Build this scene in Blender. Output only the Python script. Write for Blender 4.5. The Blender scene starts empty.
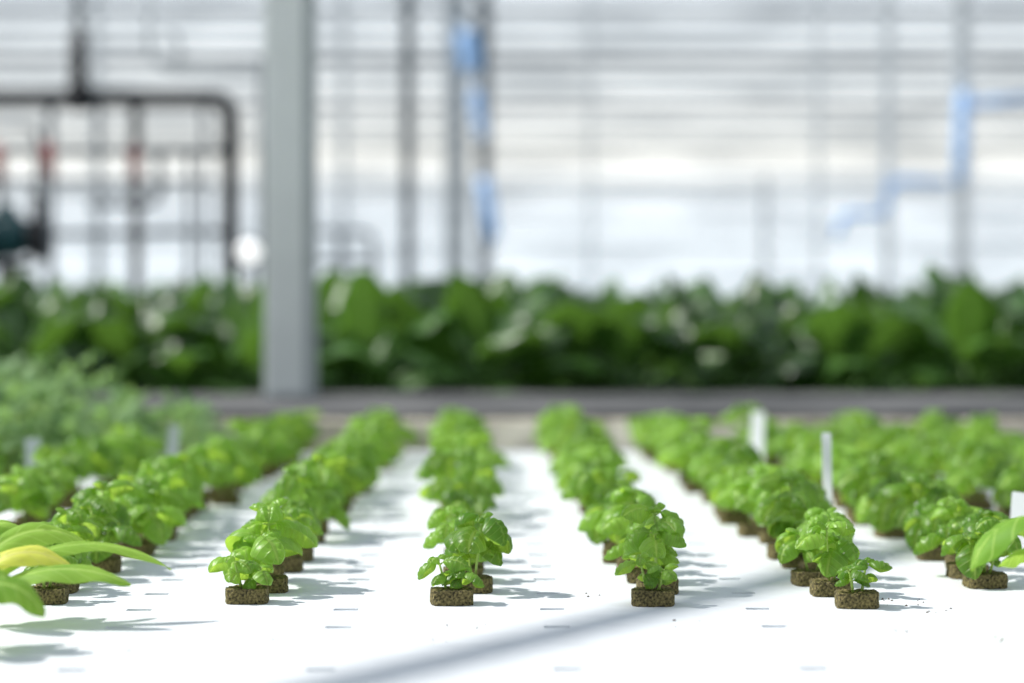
import bpy, math, random
from mathutils import Vector
random.seed(11)
scene = bpy.context.scene
scene.view_settings.view_transform = 'Standard'
COL = scene.collection
F = 2418.0; H = 0.291; VX = 475.0; HY = 309.0   # focal length (px), eye height above the raft, vanishing point

def at(px, py, Y):
    return Vector(((px-VX)*Y/F, Y, H-(py-HY)*Y/F))

# ------------------------------------------------------------------ materials
def new_mat(name):
    m = bpy.data.materials.new(name); m.use_nodes = True
    nt = m.node_tree; nt.nodes.clear()
    return m, nt, nt.nodes, nt.links

def lin(c):
    return tuple((x/255/12.92 if x/255 <= .04045 else ((x/255+.055)/1.055)**2.4) for x in c)+(1,)

def simple(name, col, rough=.6, metal=0, var=.15, nscale=20, bump=0, col2=None, emit=0):
    m, nt, N, L = new_mat(name)
    out = N.new('ShaderNodeOutputMaterial'); p = N.new('ShaderNodeBsdfPrincipled')
    p.inputs['Roughness'].default_value = rough; p.inputs['Metallic'].default_value = metal
    tc = N.new('ShaderNodeTexCoord'); no = N.new('ShaderNodeTexNoise')
    no.inputs['Scale'].default_value = nscale; no.inputs['Detail'].default_value = 6
    L.new(tc.outputs['Object'], no.inputs['Vector'])
    r = N.new('ShaderNodeValToRGB')
    c = lin(col); c2 = lin(col2) if col2 else tuple(x*(1-var) for x in c[:3])+(1,)
    r.color_ramp.elements[0].position = .35; r.color_ramp.elements[1].position = .65
    r.color_ramp.elements[0].color = c2; r.color_ramp.elements[1].color = c
    L.new(no.outputs['Fac'], r.inputs['Fac']); L.new(r.outputs['Color'], p.inputs['Base Color'])
    if emit:
        L.new(r.outputs['Color'], p.inputs['Emission Color']); p.inputs['Emission Strength'].default_value = emit
    if bump:
        b = N.new('ShaderNodeBump'); b.inputs['Strength'].default_value = bump; b.inputs['Distance'].default_value = .004
        L.new(no.outputs['Fac'], b.inputs['Height']); L.new(b.outputs['Normal'], p.inputs['Normal'])
    L.new(p.outputs['BSDF'], out.inputs['Surface'])
    return m

def leaf_mat(name, dark, light, trans, vein, tw=.45, rough=.38, nveins=6, bump=.5, scale=30, spec=.5):
    m, nt, N, L = new_mat(name)
    out = N.new('ShaderNodeOutputMaterial'); p = N.new('ShaderNodeBsdfPrincipled')
    p.inputs['Roughness'].default_value = rough; p.inputs['Specular IOR Level'].default_value = spec
    t = N.new('ShaderNodeBsdfTranslucent'); mx = N.new('ShaderNodeMixShader'); mx.inputs[0].default_value = tw
    uv = N.new('ShaderNodeUVMap'); sep = N.new('ShaderNodeSeparateXYZ'); L.new(uv.outputs['UV'], sep.inputs[0])
    def M(op, a, b=None, c=None):
        n = N.new('ShaderNodeMath'); n.operation = op
        for i, v in enumerate((a, b, c)):
            if v is None: continue
            if isinstance(v, (int, float)): n.inputs[i].default_value = v
            else: L.new(v, n.inputs[i])
        return n.outputs[0]
    au = M('ABSOLUTE', M('MULTIPLY', M('SUBTRACT', sep.outputs[0], .5), 2))      # 0 midrib .. 1 margin
    ph = M('SUBTRACT', sep.outputs[1], M('MULTIPLY', au, .22))
    sv = M('ABSOLUTE', M('SINE', M('MULTIPLY', ph, math.pi*nveins)))             # 0 on side veins
    vein_side = M('SMOOTH_MIN', M('MULTIPLY', sv, 4), 1.0, .2)
    vein_mid = M('MINIMUM', M('MULTIPLY', au, 9), 1.0)
    vm = M('MINIMUM', vein_mid, M('ADD', M('MULTIPLY', vein_side, .6), .4))
    no = N.new('ShaderNodeTexNoise'); no.inputs['Scale'].default_value = scale; no.inputs['Detail'].default_value = 4
    tc = N.new('ShaderNodeTexCoord'); L.new(tc.outputs['Object'], no.inputs['Vector'])
    oi = N.new('ShaderNodeObjectInfo')
    f = M('ADD', M('MULTIPLY', no.outputs['Fac'], .9), M('MULTIPLY', M('SUBTRACT', oi.outputs['Random'], .5), .45))
    r = N.new('ShaderNodeValToRGB'); r.color_ramp.elements[0].position = .25; r.color_ramp.elements[1].position = .65
    r.color_ramp.elements[0].color = lin(dark); r.color_ramp.elements[1].color = lin(light)
    L.new(f, r.inputs['Fac'])
    mc = N.new('ShaderNodeMix'); mc.data_type = 'RGBA'
    mc.inputs[6].default_value = lin(vein)
    L.new(vm, mc.inputs[0]); L.new(r.outputs['Color'], mc.inputs[7])
    L.new(mc.outputs[2], p.inputs['Base Color'])
    t.inputs['Color'].default_value = lin(trans)
    b = N.new('ShaderNodeBump'); b.inputs['Strength'].default_value = bump; b.inputs['Distance'].default_value = .0015
    L.new(M('ADD', M('MULTIPLY', vm, 1.0), M('MULTIPLY', no.outputs['Fac'], .6)), b.inputs['Height'])
    L.new(b.outputs['Normal'], p.inputs['Normal'])
    L.new(p.outputs[0], mx.inputs[1]); L.new(t.outputs[0], mx.inputs[2]); L.new(mx.outputs[0], out.inputs['Surface'])
    return m

M_basil = leaf_mat('basil_leaf', (50,98,18), (130,176,66), (192,232,84), (190,216,120), tw=.42, rough=.40, nveins=6, bump=1.0, scale=60, spec=.5)
M_stem = simple('green_stem', (170,200,100), .5, nscale=80)
M_plug = simple('growing_plug', (142,130,82), .95, nscale=380, bump=1.0, col2=(50,46,24))
M_green = leaf_mat('leafy_green_leaf', (16,46,14), (72,114,46), (122,172,62), (130,165,95), tw=.22, rough=.38, nveins=7, bump=.5, scale=5, spec=.5)
M_stalk = simple('pale_stalk', (90,130,60), .6, nscale=30)
M_kale = leaf_mat('kale_leaf', (76,118,72), (136,170,116), (165,205,115), (165,190,152), tw=.34, rough=.55, nveins=7, scale=25)
M_lett = leaf_mat('lettuce_seedling_leaf', (80,130,36), (140,178,72), (185,222,90), (190,215,125), tw=.42, rough=.6, nveins=7, scale=25, spec=.3)
M_yell = leaf_mat('yellowing_leaf', (222,220,80), (238,236,110), (245,242,110), (225,215,140), tw=.4, rough=.5, scale=25)
M_raft = simple('white_foam_raft', (219,223,226), .75, var=.07, nscale=30, bump=.15)
M_basin = simple('basin_wall', (150,152,152), .8, nscale=8)
M_conc = simple('pale_concrete', (238,230,214), .9, nscale=9, bump=.5, col2=(140,132,120))
M_slab = simple('dark_walkway', (104,104,104), .9, nscale=4, bump=.5, col2=(50,52,54))
M_ground = simple('greenhouse_floor', (165,165,160), .9, nscale=3, bump=.2)
M_post = simple('galvanised_post', (226,231,230), .55, 0, var=.06, nscale=9)
M_postd = simple('post_dark_edge', (168,176,178), .6, 0, var=.1, nscale=9)
M_black = simple('black_pipe', (12,18,28), .7, var=.2)
M_slate = simple('slate_pipe', (90,102,112), .5, var=.15)
M_grey = simple('grey_steel', (180,188,193), .55, var=.1)
M_lgrey = simple('light_grey_steel', (217,223,227), .55, var=.06)
M_red = simple('red_handle', (150,44,40), .5, var=.1)
M_blue = simple('blue_hose', (160,202,252), .5, var=.06)
M_teal = simple('teal_motor', (22,84,92), .45, var=.2)
M_tag = simple('white_tag', (243,246,249), .4, var=.04)
M_tagg = simple('grey_white_tag', (188,196,200), .5, var=.06)
M_glare = simple('glare_disc', (255,255,255), .2, 0, var=.01, emit=1.2)  # self-lit white that paints in a small specular glare
M_soil = simple('soil_crumb', (80,62,42), .95, nscale=300)

# ------------------------------------------------------------------ mesh helpers
class MB:
    def __init__(s): s.v = []; s.f = []; s.uv = []
    def add(s, vs, fs, uvs=None):
        o = len(s.v); s.v += [tuple(v) for v in vs]; s.f += [tuple(i+o for i in f) for f in fs]
        s.uv += uvs if uvs else [(0.3, 0.5)]*len(vs)
    def mesh(s, name, mat, smooth=True):
        me = bpy.data.meshes.new(name); me.from_pydata(s.v, [], s.f); me.update()
        ul = me.uv_layers.new(name='UVMap')
        for l in me.loops: ul.data[l.index].uv = s.uv[l.vertex_index]
        if smooth: me.polygons.foreach_set('use_smooth', [True]*len(me.polygons))
        me.materials.append(mat); return me
    def tube(s, pts, rad, seg=8, cap=True):
        pts = [Vector(p) for p in pts]
        if not hasattr(rad, '__len__'): rad = [rad]*len(pts)
        vs = []; up = None
        for i, p in enumerate(pts):
            d = (pts[min(i+1, len(pts)-1)]-pts[max(i-1, 0)]).normalized()
            if up is None: up = Vector((0,0,1)) if abs(d.z) < .9 else Vector((0,1,0))
            a = d.cross(up).normalized(); up = a.cross(d).normalized()
            for k in range(seg):
                t = 2*math.pi*k/seg
                vs.append(p+(a*math.cos(t)+up*math.sin(t))*rad[i])
        fs = []
        for i in range(len(pts)-1):
            for k in range(seg):
                fs.append((i*seg+k, i*seg+(k+1) % seg, (i+1)*seg+(k+1) % seg, (i+1)*seg+k))
        if cap:
            fs.append(tuple(range(seg))[::-1]); fs.append(tuple((len(pts)-1)*seg+k for k in range(seg)))
        s.add(vs, fs)
    def box(s, lo, hi, bev=0.0):
        x0, y0, z0 = lo; x1, y1, z1 = hi
        if bev <= 0:
            vs = [(x0,y0,z0),(x1,y0,z0),(x1,y1,z0),(x0,y1,z0),(x0,y0,z1),(x1,y0,z1),(x1,y1,z1),(x0,y1,z1)]
            s.add(vs, [(3,2,1,0),(4,5,6,7),(0,1,5,4),(1,2,6,5),(2,3,7,6),(3,0,4,7)])
        else:
            import bmesh
            bm = bmesh.new(); bmesh.ops.create_cube(bm, size=1)
            for v in bm.verts:
                v.co = Vector(((x0+x1)/2+v.co.x*(x1-x0), (y0+y1)/2+v.co.y*(y1-y0), (z0+z1)/2+v.co.z*(z1-z0)))
            bmesh.ops.bevel(bm, geom=bm.edges[:], offset=bev, segments=2, affect='EDGES')
            bm.verts.index_update()
            s.add([v.co[:] for v in bm.verts], [[v.index for v in f.verts] for f in bm.faces]); bm.free()
    def leaf(s, base, az, elev, length, width, bend=60, cup=.25, pucker=.03, nv=6, roll=0, wide=.42, wave=0, nu=10, nl=16, twist=0, rnd=None, pw=.6, bp=1.1):
        rnd = rnd or random
        az = math.radians(az); roll = math.radians(roll)
        h = Vector((math.cos(az), math.sin(az), 0)); side0 = Vector((-math.sin(az), math.cos(az), 0)); Z = Vector((0,0,1))
        p = Vector(base); vs = []; uvs = []; fs = []
        k = math.log(.5)/math.log(wide); ph0 = rnd.random()*6
        for j in range(nl+1):
            v = j/nl
            e = math.radians(elev-bend*v**bp)
            d = h*math.cos(e)+Z*math.sin(e); n = -h*math.sin(e)+Z*math.cos(e)
            if j: p = p+d*(length/nl)
            r = roll+math.radians(twist)*v
            sd = side0*math.cos(r)+n*math.sin(r); nn = n*math.cos(r)-side0*math.sin(r)
            w = width*.5*max(0.0, math.sin(math.pi*v**k))**pw
            if j == 0: w = width*.02
            if j == nl: w = width*.012
            for i in range(nu+1):
                u = -1+2*i/nu
                ang = u*cup*1.6
                x = w*math.sin(ang)/(cup*1.6)
                z = -w*(1-math.cos(ang))/(cup*1.6)
                z -= .10*w*math.exp(-(u/.16)**2)
                q = abs(math.sin(math.pi*nv*(v-.22*abs(u))))**.6
                z += pucker*width*q*(1-abs(u)**3)*min(1, abs(u)*4)*math.sin(math.pi*v)**.4 if 0 < v < 1 else 0
                if wave: z += wave*width*abs(u)**2*math.sin(v*17+ph0+(2 if u > 0 else 0))
                vs.append(p+sd*x+nn*z); uvs.append((i/nu, v))
        for j in range(nl):
            for i in range(nu):
                a = j*(nu+1)+i; fs.append((a, a+1, a+nu+2, a+nu+1))
        s.add(vs, fs, uvs)

def obj(name, me, parent=None, loc=(0,0,0), rotz=0, label=None, cat=None, group=None, kind=None, scale=1):
    o = bpy.data.objects.new(name, me); COL.objects.link(o)
    o.location = loc; o.rotation_euler = (0, 0, rotz); o.scale = (scale,)*3
    if parent: o.parent = parent
    if label: o['label'] = label
    if cat: o['category'] = cat
    if group: o['group'] = group
    if kind: o['kind'] = kind
    return o

# ------------------------------------------------------------------ basil plants
PH = .0150
def plug_mesh(seed):
    rnd = random.Random(seed); b = MB(); seg = 48; R = .0208; hz = PH
    prof = [(.97, 0), (1, .08), (1, .3), (1, .6), (1, .85), (.99, .97), (.95, 1.0), (.7, 1.0), (.45, .99), (.2, .98)]
    vs = []
    for r, z in prof:
        for k in range(seg):
            t = 2*math.pi*k/seg
            sq = 1/(abs(math.cos(t))**5+abs(math.sin(t))**5)**(1/5)
            j = rnd.uniform(-.0008, .0008)
            vs.append((math.cos(t)*(R*r*sq+j), math.sin(t)*(R*r*sq+j), max(0, hz*z+(rnd.uniform(-.0012, .0008) if z > .9 else 0))))
    fs = []
    for i in range(len(prof)-1):
        for k in range(seg): fs.append((i*seg+k, i*seg+(k+1) % seg, (i+1)*seg+(k+1) % seg, (i+1)*seg+k))
    fs.append(tuple(range(seg))[::-1]); fs.append(tuple((len(prof)-1)*seg+k for k in range(seg)))
    b.add(vs, fs)
    return b.mesh('growing_plug', M_plug, smooth=False)

def basil_meshes(seed, h, nst, ls):
    """h: height of the shoot tips above the plug, nst: number of shoots, ls: big leaf length"""
    rnd = random.Random(seed); fo = MB(); st = MB(); z0 = PH-.0003
    a0 = rnd.random()*360
    for s in range(nst):
        a = math.radians(a0+360*s/nst+rnd.uniform(-25, 25)); r = .006 if nst > 1 else .001
        hh = h*rnd.uniform(.55, .78) if s else h
        lean = rnd.uniform(.12, .26)*h
        base = Vector((math.cos(a)*r, math.sin(a)*r, z0)); top = Vector((math.cos(a)*(r+lean), math.sin(a)*(r+lean), z0+hh*.90))
        mid = base.lerp(top, .5)+Vector((0, 0, hh*.04))
        def pt(t):
            return base*(1-t)**2+mid*2*t*(1-t)+top*t*t
        st.tube([pt(t/5) for t in range(6)], [.0016, .0015, .0014, .0012, .0011, .0008], 6)
        ang = rnd.random()*180
        # (height on stem, length, elevation, bend)
        if hh < .034: nodes = [(.48, ls*.70, 12, 80), (.84, ls*1.0, 26, 105), (1.0, ls*.60, 50, 110)]
        else: nodes = [(.52, ls*.48, 5, 70), (.80, ls*1.0, 20, 100), (1.0, ls*.84, 36, 120), (1.02, ls*.42, 70, 100)]
        for ni, (t, L, el, bd) in enumerate(nodes):
            p = pt(min(t, 1))
            for o in (0, 180):
                az = ang+o+rnd.uniform(-25, 25); L2 = L*rnd.uniform(.82, 1.14); e = el+rnd.uniform(-12, 20)
                pet = L2*.14
                d = Vector((math.cos(math.radians(az))*math.cos(math.radians(e)), math.sin(math.radians(az))*math.cos(math.radians(e)), math.sin(math.radians(e))))
                q = p+d*pet
                st.tube([p, p.lerp(q, .5), q], [.0010, .0009, .0007], 5)
                fo.leaf(q, az, e, L2, L2*rnd.uniform(.92, 1.06), bend=bd+rnd.uniform(-30, 20), cup=rnd.uniform(.6, .95), pucker=.085, nv=5,
                        roll=rnd.uniform(-32, 32), wide=.50, rnd=rnd, nu=16, nl=20, twist=rnd.uniform(-15, 15), pw=.46, bp=.8)
            ang += 90
    return fo.mesh('foliage', M_basil), st.mesh('stem', M_stem)

plugs = [plug_mesh(i) for i in range(4)]
big = [basil_meshes(20+i, hh, n, ls) for i, (hh, n, ls) in enumerate([(.068,2,.054),(.070,2,.051),(.066,2,.053),(.066,2,.050),(.074,2,.050),(.060,3,.044)])]
small = [basil_meshes(60+i, hh, n, ls) for i, (hh, n, ls) in enumerate([(.030,2,.030),(.032,2,.029),(.030,2,.029),(.031,2,.028)])]
B_LABEL_S = 'small young basil plant with few leaves in brown growing plug'
B_LABEL = 'bushy bright green basil plant in brown growing plug on white raft'
def basil(x, y, var, scale=1.0, rot=None, sm=False, group='basil seedlings planted in rows on the white raft'):
    fo, st = (small if sm else big)[var % (4 if sm else 6)]
    rz = random.uniform(0, 6.28) if rot is None else rot
    e = obj('basil_plant', None, loc=(x, y, 0), rotz=rz, label=B_LABEL_S if sm else B_LABEL, cat='basil plant', group=group)
    e.empty_display_size = .02
    obj('growing_plug', plugs[var % 4], e, rotz=-rz+random.uniform(-.08, .08))
    for n_, m_ in (('stem', st), ('foliage', fo)):
        o = obj(n_, m_, e, loc=(0, 0, PH*(1-scale)), scale=scale)
    return e

rows = {0: -.425, 1: -.226, 2: -.023, 3: .175, 4: .373, 5: .535, 6: .74, 7: .94, -1: -.62, -2: -.82}
drift = {0: .030, 1: .022, 2: 0, 3: 0, 4: -.004, 5: .012, -1: .02}
start = {0: 2.40, 1: 2.40, 2: 2.385, 3: 2.375, 4: 2.355, 5: 2.52, 6: 3.2, 7: 4.0, -1: 3.05, -2: 3.8}
for r, X0 in rows.items():
    y = start[r]; i = 0; inner = r in (1, 2, 3)
    endy = 4.9 if r >= 0 else 4.15
    if r == -2: endy = 4.1
    while y < endy:
        X = X0+drift.get(r, 0)*(y-2.4)
        v = random.randrange(6)
        jx = random.uniform(-.012, .012)
        if i == 0 and r in (0, 1, 2, 3, 4):
            basil(X, y, r, 1.0, sm=True)
        elif i == 1 and r in (0, 4):
            basil(X+jx, y, r, .78)
        elif i == 1 and inner:
            basil(X+{1: .010, 2: .020, 3: .012}[r], y, {1: 0, 2: 1, 3: 4}[r], {1: 1.05, 2: .92, 3: .95}[r])
        elif i in (2, 3) and inner:
            basil(X+jx, y, v, .76)
        elif inner:
            if not (i > 3 and random.random() < .08):
                basil(X+jx, y, v, random.choice((.76, .88, .98, 1.06, 1.16)))
        else:
            basil(X+jx*1.5, y, v, random.uniform(.88, 1.16) if i > 3 else random.uniform(.80, .98))
        y += ((.098 if i < 3 else .112) if inner else .092)+random.uniform(-.006, .006); i += 1

# ------------------------------------------------------------------ broad-leaved seedlings at both near corners
def seedling(loc, leaves, mat, label, extra=None):
    e = obj('lettuce_seedling', None, loc=loc, label=label, cat='lettuce plant')
    obj('growing_plug', plugs[1], e)
    fo = MB(); st = MB()
    for (az, el, L, W, bd, rl) in leaves:
        a = math.radians(az); c = math.radians(el)
        d = Vector((math.cos(a)*math.cos(c), math.sin(a)*math.cos(c), math.sin(c)))
        b0 = Vector((0, 0, .014)); b1 = b0+d*.03
        st.tube([b0, b0.lerp(b1, .5), b1], [.003, .0026, .0018], 7)
        fo.leaf(b1, az, el, L, W, bend=bd, cup=.45, pucker=.03, roll=rl, wide=.5, wave=.05, nu=12, nl=20)
    obj('foliage', fo.mesh('foliage', mat), e); obj('stem', st.mesh('stem', M_stem), e)
    if extra:
        f2 = MB(); az, el, L, W, bd, rl = extra
        a = math.radians(az); c = math.radians(el)
        f2.leaf(Vector((math.cos(a)*math.cos(c), math.sin(a)*math.cos(c), math.sin(c)))*.03+Vector((0,0,.014)), az, el, L, W, bend=bd, cup=.5, pucker=.03, roll=rl, wide=.5, wave=.05)
        o = obj('leaf', f2.mesh('leaf', M_yell), e, label='yellowing curled leaf')
    return e
seedling((-.475, 2.22, 0), [(-6,34,.145,.036,60,22),(14,44,.190,.028,80,14),(34,64,.140,.038,104,34),(60,80,.11,.042,110,20),(100,72,.12,.05,60,0),(-50,74,.08,.035,110,10),(170,50,.12,.05,70,0),(-130,30,.1,.05,50,0)],
         M_lett, 'broad-leaved light green seedling with long arching leaves in plug', extra=(4,60,.108,.030,108,38))
seedling((-.455, 2.06, 0), [(-8,58,.095,.042,130,25),(-60,70,.08,.045,130,0),(20,70,.07,.04,120,30),(60,60,.06,.04,70,0),(170,45,.09,.05,70,0)],
         M_lett, 'broad-leaved light green seedling with drooping leaves in plug')
seedling((.575, 2.22, 0), [(202,80,.185,.088,150,12),(185,66,.10,.055,115,25),(240,80,.16,.07,150,0),(20,50,.1,.05,70,0),(320,55,.09,.06,60,0),(90,70,.07,.06,60,0)],
         M_lett, 'broad-leaved bright green seedling in growing plug on white raft')

# ------------------------------------------------------------------ kale patch
def kale_mesh(seed):
    rnd = random.Random(seed); fo = MB(); st = MB(); n = 34
    for i in range(n):
        t = i/(n-1); az = i*137.5+rnd.uniform(-15, 15); el = 15+62*t+rnd.uniform(-14, 14); L = rnd.uniform(.056, .084)*(1-.2*t)
        z = .015+.07*t; a = math.radians(az); c = math.radians(el); pl = rnd.uniform(.045, .090)
        b0 = Vector((0, 0, z)); b1 = b0+Vector((math.cos(a)*math.cos(c), math.sin(a)*math.cos(c), math.sin(c)))*pl
        st.tube([b0, b0.lerp(b1, .5), b1], [.0016, .0014, .0011], 5)
        fo.leaf(b1, az, el, L, L*.60, bend=70, cup=.3, pucker=.05, roll=rnd.uniform(-30, 30), wide=.52, wave=.20, nu=8, nl=12, rnd=rnd)
    st.tube([(0,0,.012), (0,0,.05), (0,0,.09)], [.004, .0035, .002], 7)
    return fo.mesh('foliage', M_kale), st.mesh('stem', M_stem)
kales = [kale_mesh(100+i) for i in range(4)]
for ix in range(6):
    for iy in range(7):
        x = -1.18+ix*.125; y = 3.90+iy*.155
        if ix >= 4 and iy < 2: continue
        if ix == 5 and iy < 4: continue
        if ix == 3 and iy < 1: continue
        f, s = random.choice(kales)
        e = obj('kale_plant', None, loc=(x+random.uniform(-.02, .02), y+random.uniform(-.02, .02), 0), rotz=random.uniform(0, 6), label='blue-green leafy kale plant with ruffled leaves on raft', cat='kale plant', group='kale plants crowded at the end of the raft')
        sc = random.uniform(.82, 1.15)*(1.08, 1.04, .98, .88, .74, .62)[ix]*(.74+.048*iy)
        obj('growing_plug', plugs[ix % 4], e); obj('foliage', f, e, scale=sc); obj('stem', s, e, scale=sc)

# ------------------------------------------------------------------ large leafy greens on the second bed
def green_mesh(seed):
    rnd = random.Random(seed); fo = MB(); st = MB()
    n = 13
    for i in range(n):
        t = i/(n-1); az = i*137.5+rnd.uniform(-15, 15); el = 14+67*t+rnd.uniform(-7, 7)
        L = rnd.uniform(.28, .34)*(1-.10*t); pl = rnd.uniform(.04, .07)+.08*t
        a = math.radians(az); c = math.radians(el)
        b0 = Vector((math.cos(a)*.014*(1-t), math.sin(a)*.014*(1-t), .0)); b1 = b0+Vector((math.cos(a)*math.cos(c), math.sin(a)*math.cos(c), math.sin(c)))*pl
        st.tube([b0, b0.lerp(b1, .5), b1], [.012, .009, .006], 7)
        fo.leaf(b1, az, el, L, L*rnd.uniform(.64, .80), bend=rnd.uniform(25, 80) if t > .35 else rnd.uniform(20, 45), cup=rnd.uniform(.3, .6), pucker=.03, roll=rnd.uniform(-35, 35), wide=.52, wave=.05, nu=12, nl=18, rnd=rnd, nv=7, twist=rnd.uniform(-25, 25))
    return fo.mesh('foliage', M_green), st.mesh('stalk', M_stalk)
greens = [green_mesh(200+i) for i in range(6)]
BZ = .05; BY = 6.31
for iy in range(6):
    yy = BY+.22+iy*.36
    for ix in range(15):
        xx = -2.2+ix*.32+(.16 if iy % 2 else 0)
        pxx = VX+F*xx/yy
        if pxx < -80 or pxx > 1110: continue
        f, s = random.choice(greens)
        e = obj('leafy_green_plant', None, loc=(xx+random.uniform(-.03, .03), yy+random.uniform(-.03, .03), BZ), rotz=random.uniform(0, 6),
                label='large dark green broad-leaved vegetable plant in raised bed', cat='leafy vegetable', group='mature leafy greens in the far bed')
        sc = random.uniform(.86, .98)
        obj('foliage', f, e, scale=sc); obj('stalk', s, e, scale=sc)

# ------------------------------------------------------------------ rafts, basin, walkway, floor
GZ = -.45
xs = [-1.95, -.73, .49, 1.71]; ys = [.55, 2.09, 3.52, 4.95]
def raft(x0, x1, y0, y1):
    """foam board whose top has shallow slots between the plant rows"""
    X = [x0]; Y = [y0]; hx = set(); hy = set()
    k = math.ceil((x0+.03-.075)/.2)
    while .075+.2*k+.03 < x1:
        c = .075+.2*k; hx.add(len(X)); X += [c-.012, c+.012]; k += 1
    k = math.ceil((y0+.02)/.13)
    while .13*k+.02 < y1:
        hy.add(len(Y)); Y += [.13*k-.008, .13*k+.008]; k += 1
    X.append(x1); Y.append(y1); b = MB(); D = -.008
    for i in range(len(X)-1):
        for j in range(len(Y)-1):
            a0, a1, c0, c1 = X[i], X[i+1], Y[j], Y[j+1]
            if i in hx and j in hy:
                t = [(a0,c0,0),(a1,c0,0),(a1,c1,0),(a0,c1,0)]; q = .0018
                l = [(a0+q,c0+q,D),(a1-q,c0+q,D),(a1-q,c1-q,D),(a0+q,c1-q,D)]
                b.add(t+l, [(4,5,6,7),(0,1,5,4),(1,2,6,5),(2,3,7,6),(3,0,4,7)])
            else: b.add([(a0,c0,0),(a1,c0,0),(a1,c1,0),(a0,c1,0)], [(0,1,2,3)])
    v = [(x0,y0,0),(x1,y0,0),(x1,y1,0),(x0,y1,0),(x0,y0,-.05),(x1,y0,-.05),(x1,y1,-.05),(x0,y1,-.05)]
    b.add(v, [(7,6,5,4),(0,4,5,1),(1,5,6,2),(2,6,7,3),(3,7,4,0)])
    return b.mesh('raft_board', M_raft, smooth=False)
for i in range(3):
    for j in range(3):
        obj('raft_board', raft(xs[i]+.0005, xs[i+1]-.0005, ys[j]+.0005, ys[j+1]-.0005), label='white floating foam growing board with shallow slots holding seedlings', cat='growing raft', group='white foam rafts laid edge to edge')
def growbasin(lo, hi, top, name, label):
    b = MB()
    b.box((lo[0], lo[1], GZ), (hi[0], hi[1], top))
    obj(name, b.mesh(name, M_basin, smooth=False), label=label, cat='growing bed')
growbasin((xs[0], ys[0]), (xs[-1], ys[-1]), -.05, 'growing_basin', 'grey hydroponic basin under the white rafts')
growbasin((-3.6, BY), (3.8, 8.7), BZ, 'growing_basin', 'raised bed full of large leafy greens')
b = MB(); b.box((-4, 4.955, GZ), (4.2, BY-.01, .062), .004)
wk = obj('concrete_walkway', None, label='pale rough concrete kerb with dark grey top between beds', cat='walkway')
obj('kerb', b.mesh('kerb', M_conc, smooth=False), wk)
b = MB(); b.box((-4, 5.03, .062), (4.2, BY-.005, .074), .003)
obj('top_slab', b.mesh('top_slab', M_slab, smooth=False), wk)
b = MB(); b.box((-9, -4, GZ-.1), (9, 14.2, GZ)); obj('floor', b.mesh('floor', M_ground, smooth=False), kind='structure', label='grey concrete greenhouse floor', cat='floor')

# crumbs of growing medium
b = MB()
for (px, py, n, sp) in [(900,604,9,.03),(935,612,6,.02),(880,600,5,.02),(905,632,3,.01),(985,640,4,.03),(468,628,3,.02),(300,640,2,.03),(600,596,3,.02),(430,640,3,.03),(700,625,3,.03),(160,650,3,.03)]:
    Y = F*H/(py-HY); X = (px-VX)*Y/F
    for k in range(n):
        c = Vector((X+random.uniform(-sp, sp), Y+random.uniform(-sp, sp), 0)); r = random.uniform(.0007, .0018)
        vs = [c+Vector((r*random.uniform(.7,1.2)*math.cos(t), r*random.uniform(.7,1.2)*math.sin(t), 0)) for t in (0,1.25,2.5,3.8,5)]+[c+Vector((0,0,r))]
        b.add(vs, [(i, (i+1) % 5, 5) for i in range(5)])
obj('soil_crumbs', b.mesh('soil_crumbs', M_soil, smooth=False), kind='stuff', label='scattered dark crumbs of growing medium on the raft', cat='soil')

# ------------------------------------------------------------------ plant tags
def tag(px, py_base, height, w, rot, lean=0, lab='white plastic plant label stuck between seedlings', mat=None):
    Y = F*H/(py_base-HY); X = (px-VX)*Y/F
    t = .0006
    out = [(-w*.12, 0), (w*.12, 0), (w*.5, height*.18), (w*.5, height-.002), (w*.42, height), (-w*.42, height), (-w*.5, height-.002), (-w*.5, height*.18)]
    b = MB(); n = len(out)
    vs = [(x, -t, z) for x, z in out]+[(x, t, z) for x, z in out]
    fs = [tuple(range(n)), tuple(range(n, 2*n))[::-1]]+[((i+1) % n, i, i+n, (i+1) % n+n) for i in range(n)]
    b.add(vs, fs)
    o = obj('plant_label', b.mesh('plant_label', mat or M_tag, smooth=False), loc=(X, Y, 0), label=lab, cat='plant label', group='white plant labels')
    o.rotation_euler = (0, math.radians(lean), math.radians(rot))
tag(830, 545, .138, .015, -50, -2, 'tall narrow white plastic plant label standing upright')
tag(757, 470, .105, .026, -35, 2)
tag(1017, 566, .083, .018, -35, 4)
tag(37, 500, .095, .024, 20, -3, 'greyish plastic plant label stuck among seedlings', M_tagg)
tag(172, 475, .088, .018, -15, 3, 'greyish plastic plant label stuck among seedlings', M_tagg)

# ------------------------------------------------------------------ big post on the walkway
py = 5.9; pxw = (291-VX)*py/F; hw = .06
e = obj('steel_post', None, loc=(pxw, py, .074), label='thick grey square steel post with base plate on walkway', cat='post')
b = MB(); b.box((-hw, -hw, 0), (hw, hw, 3.0), .008); obj('post_shaft', b.mesh('post_shaft', M_post, smooth=False), e)
b = MB(); b.box((hw-.022, -hw-.006, 0), (hw+.004, -hw-.0005, 3.0), .002); obj('edge_strip', b.mesh('edge_strip', M_postd, smooth=False), e)  # darker strip along the right front edge
b = MB(); b.box((-hw-.003, -hw-.003, 0), (hw+.003, hw+.003, .012), .003); obj('base_plate', b.mesh('base_plate', M_grey, smooth=False), e)

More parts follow.
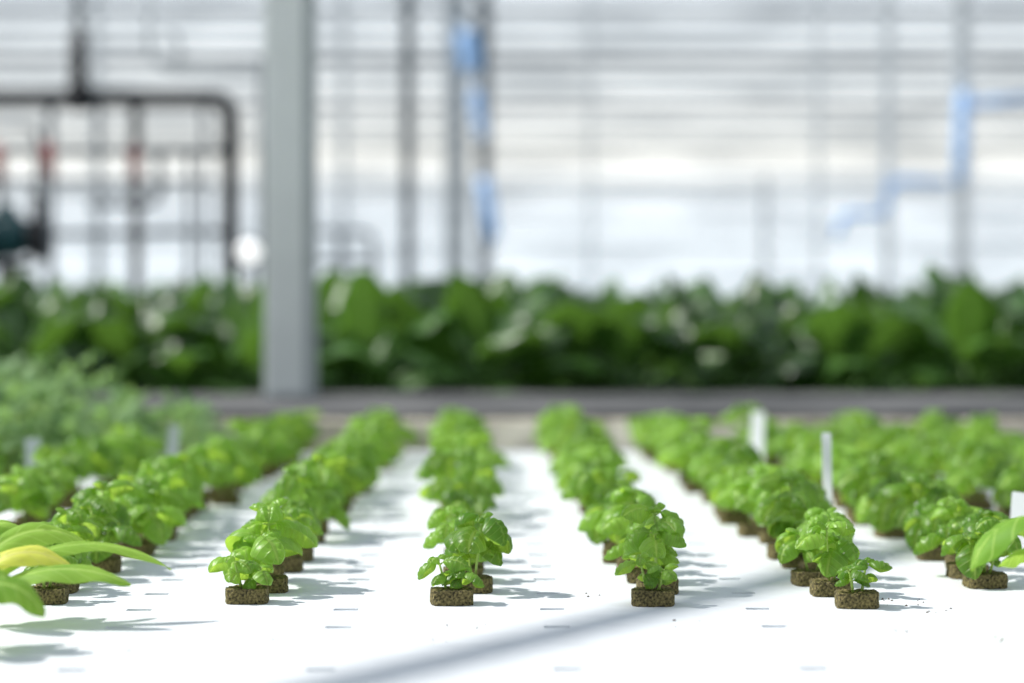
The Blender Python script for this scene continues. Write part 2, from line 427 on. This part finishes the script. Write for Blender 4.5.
# ------------------------------------------------------------------ back wall of the greenhouse
WY = 14.0
m, nt, N, L = new_mat('glowing_translucent_panels')
out = N.new('ShaderNodeOutputMaterial'); geo = N.new('ShaderNodeNewGeometry'); sp = N.new('ShaderNodeSeparateXYZ'); L.new(geo.outputs['Position'], sp.inputs[0])
r = N.new('ShaderNodeValToRGB'); mr = N.new('ShaderNodeMapRange'); mr.inputs[1].default_value = .3; mr.inputs[2].default_value = 2.2
L.new(sp.outputs[2], mr.inputs[0]); L.new(mr.outputs[0], r.inputs[0])
cr = r.color_ramp; cr.elements[0].position = 0; cr.elements[0].color = lin((235,240,243)); cr.elements[1].position = 1; cr.elements[1].color = lin((235,239,242))
for p_, c_ in [(.33, (237,240,242)), (.45, (240,239,235)), (.6, (238,239,238))]:
    el = cr.elements.new(p_); el.color = lin(c_)
no = N.new('ShaderNodeTexNoise'); no.inputs['Scale'].default_value = 1.8; no.inputs['Detail'].default_value = 5
mp = N.new('ShaderNodeMapping'); mp.inputs['Scale'].default_value = (.8, 1, 4); L.new(geo.outputs['Position'], mp.inputs[0]); L.new(mp.outputs[0], no.inputs['Vector'])
rn = N.new('ShaderNodeValToRGB'); rn.color_ramp.elements[0].position = .33; rn.color_ramp.elements[1].position = .62
rn.color_ramp.elements[0].color = (.78,.79,.80,1); rn.color_ramp.elements[1].color = (1,1,1,1); L.new(no.outputs['Fac'], rn.inputs[0])
mu = N.new('ShaderNodeMix'); mu.data_type = 'RGBA'; mu.blend_type = 'MULTIPLY'; mu.inputs[0].default_value = 1
L.new(r.outputs[0], mu.inputs[6]); L.new(rn.outputs[0], mu.inputs[7])
df = N.new('ShaderNodeBsdfDiffuse'); tl = N.new('ShaderNodeBsdfTranslucent'); em = N.new('ShaderNodeEmission'); em.inputs[1].default_value = .42  # emission puts the daylight from behind into the panel colour
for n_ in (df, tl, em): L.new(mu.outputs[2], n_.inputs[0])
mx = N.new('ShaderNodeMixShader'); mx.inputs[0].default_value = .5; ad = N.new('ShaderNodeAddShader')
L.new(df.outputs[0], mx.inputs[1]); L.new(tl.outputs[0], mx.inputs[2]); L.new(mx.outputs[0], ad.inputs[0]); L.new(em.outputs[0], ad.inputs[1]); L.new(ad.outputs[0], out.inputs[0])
M_wall = m
b = MB(); b.box((-8, WY, GZ), (9, WY+.02, 3.2)); obj('wall_back', b.mesh('wall_back', M_wall, smooth=False), kind='structure', label='translucent white greenhouse wall with added daylight glow', cat='wall')
tn = 1
def trim(lo, hi, mat, lab, bev=.004):
    global tn
    b = MB(); b.box(lo, hi, bev); o = obj('trim_%d' % tn, b.mesh('trim', mat, smooth=False), kind='structure', label=lab, cat='glazing bar'); tn += 1
def zpx(y, Y): return H-(y-HY)*Y/F
for (yy, th, mat) in [(-22,10,M_grey),(10,7,M_slate),(30,4,M_grey),(46,3,M_grey),(61,6,M_slate),(78,4,M_grey),(92,3,M_lgrey),(107,4,M_slate),(126,4,M_grey),(146,4,M_grey),(186,4,M_lgrey),(196,3,M_grey),(222,3,M_lgrey),(246,4,M_lgrey)]:
    z = zpx(yy, WY-.03); d = th/2*WY/F
    trim((-8, WY-.05, z-d), (9, WY-.005, z+d), mat, 'horizontal grey glazing bar on the greenhouse wall')
for px_, w in [(-150,.05),(100,.05),(345,.04),(590,.02),(1060,.05)]:
    X = (px_-VX)*WY/F
    trim((X-w/2, WY-.08, GZ), (X+w/2, WY-.051, 3.2), M_lgrey, 'vertical light grey mullion on the greenhouse wall')
# overhead roof member, running obliquely to the back wall
s = Vector((.70, -.16, -.70)).normalized()
hb = 2.55
off = -s*(hb/-s.z)
def g(Y): return Vector((.130+.60*(Y-2.26), Y, 0))+off
a = g(-1-off.y); c = g(WY-.1-off.y)
b = MB(); b.tube([a, a.lerp(c, .5), c], .028, 12); obj('trim_%d' % tn, b.mesh('roof_beam', M_post), kind='structure', label='round grey overhead roof beam', cat='beam')

# ------------------------------------------------------------------ posts in the background
def ipost(px, w, Y, mat, label, ztop=3.0, name='support_post'):
    X = (px-VX)*Y/F; b = MB(); wm = w*Y/F
    t = wm*.22
    b.box((-wm/2, -wm/2, 0), (wm/2, -wm/2+t, ztop-GZ)); b.box((-wm/2, wm/2-t, 0), (wm/2, wm/2, ztop-GZ)); b.box((-t/2, -wm/2+t, 0), (t/2, wm/2-t, ztop-GZ))
    b.box((-wm*.9, -wm*.9, 0), (wm*.9, wm*.9, .012))
    return obj(name, b.mesh(name, mat, smooth=False), loc=(X, Y, GZ), label=label, cat='post')
ipost(408, 11, 10, M_slate, 'thin dark slate steel post')
ipost(456, 20, 12.5, M_grey, 'wide pale grey steel post with flanges')
ipost(484, 14, 13, M_slate, 'grey steel post beside the paler post')
ipost(962, 15, 12.5, M_lgrey, 'light grey steel post with blue hose')
ipost(888, 9, 13, M_lgrey, 'light grey slim steel post')
ipost(818, 5, 13, M_lgrey, 'light grey slim steel post')
ipost(765, 7, 13, M_lgrey, 'light grey slim steel post', ztop=zpx(175, 13))

# ------------------------------------------------------------------ pipework
def bez(pts, rad):
    pts = [Vector(p) for p in pts]; o = [pts[0]]
    for i in range(1, len(pts)-1):
        p = pts[i]; a = (pts[i-1]-p); c = (pts[i+1]-p); ra = min(rad, a.length*.45, c.length*.45)
        A = p+a.normalized()*ra; C = p+c.normalized()*ra
        for k in range(6):
            t = k/5; o.append(A*(1-t)**2+p*2*t*(1-t)+C*t*t)
    o.append(pts[-1]); return o
PY = 9.0
frame = obj('pipe_manifold', None, loc=(0, 0, 0), label='black plumbing manifold with vertical pipes and red valve handles', cat='pipework')
def pp(px, py, Y=PY): return at(px, py, Y)
def down(px, Y=PY): v = at(px, 300, Y); v.z = GZ; return v
def part(name, pts, r, mat, rad=.1, label=None):
    b = MB(); b.tube(bez(pts, rad), r, 12)
    return obj(name, b.mesh(name, mat), frame, label=label)
part('main_pipe', [down(-60), pp(-60,99), pp(231,99), down(231)], .032, M_black, .08)
part('riser_pipe', [pp(80,99), pp(80,35)], .032, M_black)
part('riser_pipe', [pp(80,35), pp(80,-60)], .016, M_slate)
part('pipe_flange', [pp(70,99), pp(92,99)], .050, M_black)
part('cross_pipe', [pp(-60,152,9.1), pp(240,152,9.1), ], .013, M_slate)
part('cross_pipe', [pp(-60,182,9.1), pp(215,182,9.1), ], .010, M_slate)
part('cross_pipe', [pp(-60,236,9.1), pp(240,232,9.1), ], .013, M_slate)
part('cross_pipe', [pp(90,205,9.1), pp(160,205,9.1), pp(160,152,9.1)], .014, M_slate, .05)
part('cross_pipe', [pp(-20,128,9.1), pp(40,128,9.1), pp(40,236,9.1)], .012, M_slate, .05)
for x_, r_, m_, t_ in [(2,.014,M_black,150),(52,.016,M_slate,99),(100,.010,M_slate,99),(137,.020,M_black,99),(190,.011,M_slate,152),(205,.010,M_slate,99),(262,.011,M_slate,60)]:
    part('vertical_pipe', [pp(x_, t_), down(x_)], r_, m_)
for x_, y_ in [(2,162),(52,160),(137,163)]:
    p = pp(x_, y_, PY-.03)
    b = MB(); b.tube([p+Vector((0,.02,-.05)), p+Vector((0,-.02,-.05)), ], .02, 10)
    b.box((p.x-.022, p.y-.045, p.z-.06), (p.x+.022, p.y-.02, p.z+.06), .006)
    obj('valve_handle', b.mesh('valve_handle', M_red), frame, label='red valve handle')
for (pts, r, m_) in [([(150,-40),(150,70),(310,70)],.009,M_grey), ([(-40,30),(180,30),(180,70)],.009,M_grey)]:
    part('conduit', [pp(x, y, 9.1) for x, y in pts], r, m_)

# pump with teal motor
e = obj('water_pump', None, loc=(at(12, 300, 8.95).x, 8.95, GZ), label='dark teal pump motor on a stand beside pipes', cat='pump')
b = MB(); zt = zpx(262, 8.95)-GZ
b.tube([(0,0,0),(0,0,.02)], .13, 20); b.tube([(0,0,.02),(0,0,zt)], .045, 16); b.tube([(0,0,zt-.02),(0,0,zt)], .09, 20)
obj('pedestal', b.mesh('pedestal', M_black), e)
b = MB(); zc = zt+.095
b.tube([(-.12,0,zc),(-.11,0,zc),(.05,0,zc),(.06,0,zc)], [.06,.075,.075,.06], 20)
for i in range(8): b.tube([(-.1+i*.018,0,zc),(-.094+i*.018,0,zc)], .09, 20)
b.box((-.05,-.03,zc+.06),(.02,.03,zc+.12), .006)
obj('motor', b.mesh('motor', M_teal), e)
b = MB(); b.tube([(.06,0,zc-.01),(.08,0,zc-.01),(.12,0,zc-.01),(.13,0,zc-.01)], [.05,.085,.085,.05], 20); b.tube([(.1,0,zc),(.1,0,zc+.16)], .025, 12)
obj('pump_head', b.mesh('pump_head', M_black), e)

# added glowing disc on a stand, stands in for a specular highlight
e = obj('glare_spot', None, loc=(at(250, 253, 8.6).x, 8.6, GZ), label='small added glowing disc standing in for a glare, on a thin grey stand', cat='glare')
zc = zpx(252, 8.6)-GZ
b = MB(); b.tube([(0,.07,zc),(0,.05,zc),(0,0,zc),(0,-.012,zc)], [.02,.035,.050,.052], 24); obj('glare_backing', b.mesh('glare_backing', M_slate), e)
b = MB(); b.tube([(0,-.0125,zc),(0,-.018,zc),(0,-.024,zc)], [.040,.038,.02], 24); obj('glare_disc', b.mesh('glare_disc', M_glare), e)
b = MB(); b.tube([(0,.03,0),(0,.03,zc-.04)], .014, 10); b.tube([(0,.03,0),(0,.03,.012)], .08, 16); obj('stand', b.mesh('stand', M_slate), e)

# grey hand trolley frame
e = obj('trolley_frame', None, label='grey tubular metal trolley frame', cat='trolley')
Y = 9.4
for pts in ([(300,232),(372,232),(384,300)], [(300,232),(305,300)], [(340,232),(340,300)], [(303,262),(378,262)]):
    q = [at(x, y, Y) for x, y in pts]
    if pts[-1][1] == 300: q[-1].z = GZ
    b = MB(); b.tube(bez(q, .04), .011, 10); obj('frame_tube', b.mesh('frame_tube', M_slate), e)

# blue hoses
def hose(px_pts, Y, r, label):
    pts = [at(x, y, Y) for x, y in px_pts]
    b = MB(); b.tube(bez(pts, .12), r, 10); return obj('blue_hose', b.mesh('blue_hose', M_blue), label=label, cat='hose')
hose([(466,32),(470,50),(472,72)], 12.4, .050, 'pale blue hose bundle tied against steel post')
hose([(476,90),(478,110),(482,138)], 12.42, .032, 'thin pale blue hose tied against steel post')
hose([(484,178),(488,205),(494,240)], 12.93, .036, 'short pale blue hose hanging on grey post')
hose([(1100,90),(1040,96),(966,104)], 12.42, .020, 'pale blue hose running from steel post')
hose([(966,92),(963,130),(961,182)], 12.4, .034, 'pale blue hose hanging down on steel post')
hose([(950,182),(905,180),(888,186),(887,214),(842,214),(838,238)], 12.94, .022, 'pale blue hose looped on slim steel post')

# ------------------------------------------------------------------ light
w = bpy.data.worlds.new('World'); scene.world = w; w.use_nodes = True; nt = w.node_tree; N = nt.nodes; L = nt.links; N.clear()
out = N.new('ShaderNodeOutputWorld'); bg = N.new('ShaderNodeBackground'); tc = N.new('ShaderNodeTexCoord'); sp = N.new('ShaderNodeSeparateXYZ')
L.new(tc.outputs['Generated'], sp.inputs[0]); r = N.new('ShaderNodeValToRGB'); L.new(sp.outputs[2], r.inputs[0])
r.color_ramp.elements[0].position = 0; r.color_ramp.elements[0].color = (.95,.98,1,1)
r.color_ramp.elements[1].position = .8; r.color_ramp.elements[1].color = (.74,.85,1,1)
L.new(r.outputs[0], bg.inputs[0]); bg.inputs[1].default_value = .64; L.new(bg.outputs[0], out.inputs[0])
ld = bpy.data.lights.new('sun', 'SUN'); ld.energy = 5.4; ld.angle = math.radians(.9); ld.color = (1, .97, .93)
lo = bpy.data.objects.new('sun', ld); COL.objects.link(lo); lo.rotation_euler = s.to_track_quat('-Z', 'Y').to_euler(); lo.location = (-4, 3, 5)

# ------------------------------------------------------------------ camera
cd = bpy.data.cameras.new('camera'); cam = bpy.data.objects.new('camera', cd); COL.objects.link(cam); scene.camera = cam
cd.sensor_width = 36; cd.lens = F*36/1024; cd.clip_start = .05
cam.location = (0, 0, H)
yaw = math.atan(37/F); pitch = math.atan(32.5/F)
cam.rotation_euler = (math.pi/2-pitch, 0, -yaw)
cd.dof.use_dof = True; cd.dof.focus_distance = 2.40; cd.dof.aperture_fstop = 2.6
